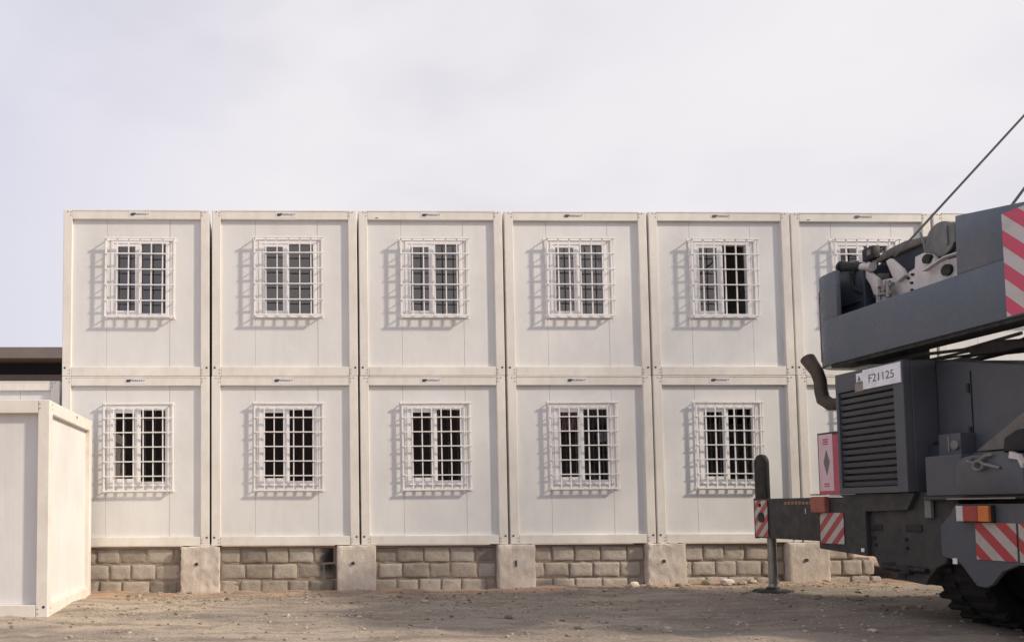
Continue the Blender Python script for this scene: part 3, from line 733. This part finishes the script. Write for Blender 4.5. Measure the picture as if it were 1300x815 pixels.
wm = Matrix(((0, 0, -1, KX - .0135), (-1, 0, 0, -3.80), (0, 1, 0, 2.868), (0, 0, 0, 1)))
wtext('F21125', .135, M['signink'], 'lettering', sg, wm, .0008)
cp(lambda m: (m.box(KX - .006, KX - .002, -3.505, -3.40, 2.855, 2.965)), 'warning_sticker', M['signwhite'], rad)
cp(lambda m: (m.extr([(-3.475, 2.875), (-3.45, 2.94), (-3.425, 2.875)], 'X', KX - .008, KX - .0062), m.box(KX - .008, KX - .0062, -3.495, -3.41, 2.858, 2.866)), 'warning_symbol', M['signink'], rad)
cp(lambda m: m.box(KX - .006, KX - .002, -3.51, -3.375, 2.745, 2.845), 'data_plate', M['steel'], rad)
# exhaust
ex = cp(lambda m: m.tube([(10.75, -2.33, 3.36), (10.75, -2.40, 3.27), (10.75, -2.50, 3.15), (10.75, -2.555, 3.02), (10.75, -2.565, 2.88), (10.75, -2.60, 2.76), (10.76, -2.72, 2.68), (10.80, -2.95, 2.665)], [.092, .086, .078, .076, .078, .082, .082, .08], 18, False), 'exhaust_pipe', M['rust'], crane, True)
cp(lambda m: m.cyl((10.75, -2.345, 3.333), (10.75, -2.42, 3.245), .078, n=16), 'pipe_mouth', M['black'], ex)
# pink warning sign box
pk = cp(lambda m: m.box(10.665, 10.78, -3.00, -2.57, 1.50, 2.31, .006), 'side_sign', M['chassis'])
cp(lambda m: m.box(10.655, 10.6645, -2.86, -2.60, 1.545, 2.285, .004), 'sign_face', M['pink'], pk)
cp(lambda m: (m.box(10.655, 10.6645, -2.975, -2.863, 1.50, 2.27), m.box(10.655, 10.6645, -2.86, -2.60, 1.50, 1.543)), 'sign_border', M['pinkred'], pk)
cp(lambda m: (m.extr([(-2.69, 1.92), (-2.745, 2.08), (-2.80, 1.92), (-2.745, 1.75)], 'X', 10.651, 10.6545)), 'diamond_symbol', M['midgrey'], pk)
cp(lambda m: [m.box(10.651, 10.6545, -2.78, -2.69, z, z + .016) for z in (2.15, 2.18, 2.21, 1.60, 1.63)], 'fine_print', M['pinkred'], pk)
cp(lambda m: (m.box(10.66, 10.80, -2.52, -2.40, 1.495, 1.51)), 'thin_bracket', M['black'], pk)
# outrigger on the far side: box, beam, jack, foot
ob = cp(lambda m: (m.extr([(-2.53, .79), (-2.53, 1.45), (-3.36, 1.45), (-3.36, .735)], 'X', 10.665, 11.3, .008)), 'outrigger_box', M['chassis'])
cp(lambda m: m.box(10.654, 10.6595, -3.00, -2.575, .865, 1.262), 'hazard_plate', M['hz_left'], ob)
cp(lambda m: m.box(10.59, 10.664, -2.755, -2.49, 1.265, 1.475, .012), 'red_reflector', M['redlamp'], ob)
cp(lambda m: m.box(10.65, 10.66, -3.33, -3.285, .785, .83), 'small_plate', M['signwhite'], ob)
bm_ = cp(lambda m: (m.box(10.70, 11.05, -2.54, -1.13, .885, 1.465, .012), m.box(10.69, 10.72, -1.17, -1.10, .875, 1.475, .004)), 'outrigger_beam', M['chassis'])
cp(lambda m: m.box(10.684, 10.6895, -1.43, -1.135, .905, 1.44), 'hazard_plate', M['hz_left'], bm_)
cp(lambda m: m.cyl((10.675, -1.285, 1.19), (10.70, -1.285, 1.19), .075, n=20), 'lightening_hole', M['black'], bm_)
cp(lambda m: m.cyl((10.675, -1.26, 1.37), (10.70, -1.26, 1.37), .028, n=12), 'lightening_hole', M['black'], bm_)
rs = random.Random(3)
cp(lambda m: [m.box(10.6955, 10.6995, -1.80 - i * .075 - .052, -1.80 - i * .075, 1.375, 1.375 + rs.uniform(.035, .05)) for i in range(8)], 'worn_lettering', M['letter'], bm_)
cp(lambda m: m.box(10.6955, 10.6995, -2.245, -2.230, 1.25, 1.32), 'chalk_mark', M['clear'], bm_)
jk = cp(lambda m: (m.cyl((10.86, -1.235, .12), (10.86, -1.235, .90), .062, n=22), m.cyl((10.86, -1.235, .12), (10.86, -1.235, .20), .075, .062, n=22)), 'outrigger_jack', M['steel'], crane, True)
cp(lambda m: m.extr([(-1.02, 1.45)] + [(-1.155 - .135 * math.cos(a), 2.0 + .135 * math.sin(a)) for a in [math.pi - i * math.pi / 12 for i in range(13)]] + [(-1.29, 1.45)], 'X', 10.76, 10.84, .02), 'jack_housing', M['black'], crane, True)
cp(lambda m: (m.cyl((10.86, -1.235, .085), (10.86, -1.235, .115), .29, .25, n=32), m.cyl((10.86, -1.235, .115), (10.86, -1.235, .16), .11, .08, n=20), m.cyl((10.86, -1.235, .04), (10.86, -1.235, .0852), .24, .29, n=32)), 'foot_pad', M['black'], crane, True)
# rear of the carrier
cp(lambda m: (m.extr([(-3.36, 1.50), (-3.36, .745), (-3.42, .72), (-3.48, .60), (-3.62, .55), (-3.70, .49), (-4.14, .46), (-4.20, .56), (-4.30, .66), (-4.42, .72), (-4.60, 1.5)], 'X', 10.72, 11.3, .01)), 'rear_chassis', M['chassis'])
cp(lambda m: m.extr([(-4.06, 1.395), (-4.06, .74), (-4.24, .72), (-4.52, .82), (-4.60, 1.20), (-4.60, 1.395)], 'X', 10.728, 10.86, .006), 'side_chassis', M['chassis'])
ch_ = [c_ for c_ in crane.children if c_.name.startswith('rear_chassis')][0]
for (y, z, w, h) in ((-3.45, 1.09, .10, .035), (-4.02, 1.09, .11, .04), (-3.62, .64, .09, .04), (-4.02, .62, .08, .035), (-3.82, .53, .05, .03)):
    cp(lambda m: m.box(10.708, 10.725, y - w, y + w, z - h, z + h, .004), 'tow_slot', M['black'], ch_)
cp(lambda m: m.extr([(-3.20, 1.27), (-3.40, 1.27), (-3.30, 1.17)], 'X', 10.708, 10.719), 'triangular_hole', M['black'], ch_)
for (y, z) in ((-3.42, .96), (-3.44, .88), (-3.9, .96), (-3.91, .86)):
    cp(lambda m: m.cyl((10.705, y, z), (10.73, y, z), .02, n=10), 'rivet', M['black'], ch_)
cp(lambda m: (m.extr([(-3.52, .70), (-3.80, .46), (-4.06, .45), (-4.28, .70)], 'X', 10.95, 11.2, .01), m.box(10.66, 10.9, -3.98, -3.86, .56, .66, .01), m.cyl((10.69, -3.6, .62), (10.69, -4.2, .62), .03, n=12)), 'tow_hook', M['black'], ch_, True)
cp(lambda m: (m.extr([(-2.95, 1.49), (-3.35, 1.28), (-4.0, 1.30), (-4.12, 1.49)], 'X', 10.66, 10.7185)), 'bumper_top', M['chassis'], ch_)
cp(lambda m: (m.box(10.86, 11.2, -4.27, -4.105, 1.10, 2.02)), 'dark_recess', M['navy'], ch_)
cp(lambda m: m.box(10.66, 10.70, -4.32, -4.24, 1.21, 1.42, .004), 'grey_tag', M['midgrey'], ch_)
# right hand rear panel with light cluster
rp = cp(lambda m: m.extr([(-4.42, 1.12), (-4.56, 1.26), (-4.62, 1.36), (-6.2, 1.36), (-6.2, .74), (-5.55, .74), (-5.30, .76), (-5.12, .68), (-5.0, .54), (-4.93, .505), (-4.83, .515), (-4.74, .62), (-4.66, .72), (-4.55, .77), (-4.42, .80)], 'X', 10.675, 10.72, .006), 'rear_panel', M['house'])
cp(lambda m: m.box(10.664, 10.6695, -5.30, -4.855, .79, 1.165), 'hazard_plate', M['hz_right'], rp)
cp(lambda m: m.box(10.664, 10.6695, -5.78, -5.325, .79, 1.165), 'hazard_plate', M['hz_right'], rp)
cp(lambda m: (m.box(10.66, 10.67, -4.62, -4.57, .725, .785), ), 'small_plate', M['signwhite'], rp)
lc = cp(lambda m: m.box(10.63, 10.674, -5.085, -4.70, 1.172, 1.345, .006), 'tail_light', M['black'], rp)
cp(lambda m: m.box(10.60, 10.6295, -4.785, -4.705, 1.178, 1.34, .006), 'reversing_lens', M['clear'], lc)
cp(lambda m: m.box(10.60, 10.6295, -4.955, -4.788, 1.178, 1.34, .006), 'brake_lens', M['red'], lc)
cp(lambda m: m.box(10.60, 10.6295, -5.08, -4.958, 1.178, 1.34, .006), 'indicator_lens', M['orange'], lc)
sf = cp(lambda m: (m.box(10.64, 11.0, -5.9, -4.25, 1.405, 1.445, .006)), 'rear_shelf', M['chassis'])
cp(lambda m: (m.box(10.615, 10.6395, -5.36, -4.58, 1.405, 1.422, .003)), 'shelf_edge_strip', M['steel'], sf)
cp(lambda m: (m.box(10.9, 11.0, -5.9, -4.25, 1.0, 1.40)), 'shelf_back', M['black'], sf)
bx = cp(lambda m: m.box(10.66, 11.0, -4.735, -4.275, 1.448, 1.885, .012), 'tool_box', M['house'])
cp(lambda m: (m.box(10.83, 11.0, -4.55, -4.27, 1.89, 2.13, .008)), 'upper_box', M['house'], bx)
cp(lambda m: (m.box(10.82, 10.829, -4.42, -4.40, 1.93, 2.10), m.cyl((10.80, -4.50, 2.0), (10.83, -4.50, 2.0), .05, n=16)), 'box_latch', M['midgrey'], bx)
cp(lambda m: (m.cyl((10.92, -4.15, 2.0), (11.0, -4.15, 2.0), .07, n=18)), 'round_cap', M['black'], bx)
dr = cp(lambda m: m.extr([(-4.74, 1.448), (-4.74, 1.70), (-4.77, 1.79), (-4.84, 1.845), (-4.95, 1.86), (-5.38, 1.85), (-5.46, 1.80), (-5.49, 1.70), (-5.49, 1.448)], 'X', 10.58, 11.0, .02), 'cable_drum_cover', M['house'], crane, True)
def shackle(m):
    pts = [(10.55, -5.05 + .055 * math.cos(a), 1.745 + .045 * math.sin(a)) for a in [i * 2 * math.pi / 16 for i in range(17)]]
    m.tube(pts, .014, 8, False); m.tube([(10.55, -5.00, 1.77), (10.54, -4.93, 1.80), (10.57, -4.97, 1.83)], .014, 8); m.tube([(10.55, -5.10, 1.76), (10.54, -5.20, 1.735), (10.57, -5.26, 1.71)], .016, 8)
    m.tube([(10.55, -5.06, 1.79), (10.55, -5.14, 1.84), (10.56, -5.2, 1.845)], .016, 8)
cp(shackle, 'shackle', M['midgrey'], dr, True)
cp(lambda m: m.extr([(-5.37, 1.80), (-5.38, 1.865), (-5.47, 1.83), (-5.51, 1.74), (-5.495, 1.70), (-5.46, 1.78)], 'X', 10.56, 10.60), 'pale_edge', M['clear'], dr)
cp(lambda m: (m.extr([(-4.66, 1.92), (-5.25, 2.30), (-6.0, 2.75), (-6.0, 2.40), (-5.25, 1.98), (-5.0, 1.92)], 'X', 10.90, 10.98), m.box(10.9, 10.96, -5.2, -4.62, 1.868, 1.90)), 'diagonal_brace', M['tan'])
cp(lambda m: m.extr([(-5.10, 1.87), (-5.12, 2.02), (-5.25, 2.09), (-5.9, 2.14), (-5.9, 1.87)], 'X', 10.76, 11.0, .02), 'black_cushion', M['black'])
# carrier body and deck running out of the frame
cp(lambda m: (m.box(11.3, 20.0, -5.3, -2.9, .75, 1.45, .02), m.box(11.0, 19.9, -5.6, -2.65, 1.2, 1.42)), 'carrier_frame', M['house'])
# wheels with lugged tyres
def wheel(cxw, y0, y1, r=.75, zc=None):
    zc = r + gh(cxw, (y0 + y1) / 2) - .02 if zc is None else zc
    e_ = bpy.data.objects.new('wheel', None); C.objects.link(e_); e_.parent = crane; e_.location = Vector((cxw, (y0 + y1) / 2, zc)) - crane.location
    h = (y1 - y0) / 2
    mb = MB(); n = 56; prof = [(-h * .80, .42), (-h, .52), (-h * 1.02, .66), (-h * .90, r - .045), (-h * .5, r - .03), (0, r - .028), (h * .5, r - .03), (h * .90, r - .045), (h * 1.02, .66), (h, .52), (h * .80, .42)]
    rings = [[mb.b.verts.new((q * math.cos(2 * math.pi * i / n), y, q * math.sin(2 * math.pi * i / n))) for i in range(n)] for y, q in prof]
    for a_, b_ in zip(rings, rings[1:] + rings[:1]):
        for i in range(n): mb.b.faces.new((a_[i], a_[(i + 1) % n], b_[(i + 1) % n], b_[i]))
    for k in range(28):
        a = 2 * math.pi * k / 28
        for s in (-1, 1):
            a2 = a + (math.pi / 28 if s > 0 else 0); mt = Matrix.Rotation(-a2, 3, 'Y'); y_a, y_b = sorted((s * h * .08, s * h * 1.03))
            v = [mt @ Vector((x, y, z)) for x in (r - .08, r + .005) for y in (y_a, y_b) for z in (-.028, .028)]
            vs = [mb.b.verts.new(p_) for p_ in v]
            for f in ((0, 1, 3, 2), (4, 6, 7, 5), (0, 4, 5, 1), (2, 3, 7, 6), (0, 2, 6, 4), (1, 5, 7, 3)): mb.b.faces.new([vs[i] for i in f])
    t = mb_build_local(mb, 'tyre', M['tyre'], e_)
    mb = MB(); mb.cyl((0, -h * .6, 0), (0, h * .6, 0), .43, n=40); mb.cyl((0, -h * .9, 0), (0, -h * .6, 0), .2, .24, n=24)
    for k in range(10): mb.cyl((.3 * math.cos(k * .628), -h * .66, .3 * math.sin(k * .628)), (.3 * math.cos(k * .628), -h * .58, .3 * math.sin(k * .628)), .02, n=8)
    mb_build_local(mb, 'rim', M['chassis'], e_)
wheel(11.52, -4.72, -4.12, .73); wheel(11.62, -5.75, -5.15)
for x_ in (14.2, 15.9, 18.6):
    wheel(x_, -5.75, -5.15); wheel(x_, -3.3, -2.7)

# ------------------------------------------------------------------ light, sky
sun_dir = Vector((-2.4, 1.0, -1.6)).normalized()
sl = bpy.data.lights.new('sun', 'SUN'); sl.energy = 3.8; sl.angle = R(3.2); sl.color = (1., .875, .70)
so = bpy.data.objects.new('sun', sl); C.objects.link(so); so.rotation_euler = sun_dir.to_track_quat('-Z', 'Y').to_euler(); so.location = (20, -20, 20)
w = bpy.data.worlds.new('World'); S.world = w; w.use_nodes = True; nt = w.node_tree
bg = nt.nodes['Background']
sky = nt.nodes.new('ShaderNodeTexSky'); sky.sky_type = 'NISHITA'; sky.sun_disc = False
sky.sun_elevation = math.asin(-sun_dir.z); sky.sun_rotation = math.atan2(-sun_dir.x, -sun_dir.y); sky.dust_density = 3.; sky.air_density = 1.
tc = nt.nodes.new('ShaderNodeTexCoord')
mp = nt.nodes.new('ShaderNodeMapping'); mp.inputs['Scale'].default_value = (1.2, 1.2, 2.6); nt.links.new(tc.outputs['Generated'], mp.inputs[0])
n1 = nt.nodes.new('ShaderNodeTexNoise'); n1.inputs['Scale'].default_value = 1.5; n1.inputs['Detail'].default_value = 4; n1.inputs['Roughness'].default_value = .5; nt.links.new(mp.outputs[0], n1.inputs['Vector'])
cl0 = ramp(nt, n1.outputs[0], [(.34, (7.8, 7.65, 8.2)), (.5, (8.7, 8.4, 8.85)), (.66, (9.2, 8.85, 9.1))])
sp = nt.nodes.new('ShaderNodeSeparateXYZ'); nt.links.new(tc.outputs['Generated'], sp.inputs[0])
# thinner, bluer cloud towards the left of the view
lf = nt.nodes.new('ShaderNodeMapRange'); lf.inputs['From Min'].default_value = .02; lf.inputs['From Max'].default_value = -.42; lf.inputs['To Max'].default_value = .85; nt.links.new(sp.outputs[0], lf.inputs['Value'])
class _W: pass
cl = _W(); cl.outputs = [mixc(nt, lf.outputs[0], cl0.outputs[0], (6.6, 6.75, 8.2))]
cov = ramp(nt, n1.outputs[0], [(.30, .80), (.55, .97)])
mx = mixc(nt, cov.outputs[0], sky.outputs[0], cl.outputs[0])
nt.links.new(mx, bg.inputs['Color']); bg.inputs['Strength'].default_value = .1

# ------------------------------------------------------------------ camera
cam = bpy.data.cameras.new('camera'); co = bpy.data.objects.new('camera', cam); C.objects.link(co); S.camera = co
F, PX, PY, WW, HH = 1000., 364.74, 592.99, 1300., 815.
cam.sensor_width = 36.; cam.sensor_fit = 'HORIZONTAL'; cam.lens = F / WW * 36
cam.shift_x = (WW / 2 - PX) / WW; cam.shift_y = (PY - HH / 2) / WW
ya, pi_, ro = -2.31e-2, 5.46e-2, 5.0e-3
rm = Matrix.Rotation(ya, 3, 'Z') @ Matrix.Rotation(pi_, 3, 'X') @ Matrix.Rotation(ro, 3, 'Y')
rt, up_, fw = rm @ Vector((1, 0, 0)), rm @ Vector((0, 0, 1)), rm @ Vector((0, 1, 0))
m3 = Matrix((rt, up_, -fw)).transposed()
co.matrix_world = Matrix.Translation((3.3762, -12.848, 1.328)) @ m3.to_4x4()
cam.clip_start = .05; cam.clip_end = 2000

vs = S.view_settings; vs.view_transform = 'Standard'; vs.look = 'None'; vs.exposure = 0; vs.gamma = 1
try: vs.use_curve_mapping = False
except Exception: pass
S.cycles.max_bounces = 8; S.cycles.transparent_max_bounces = 12
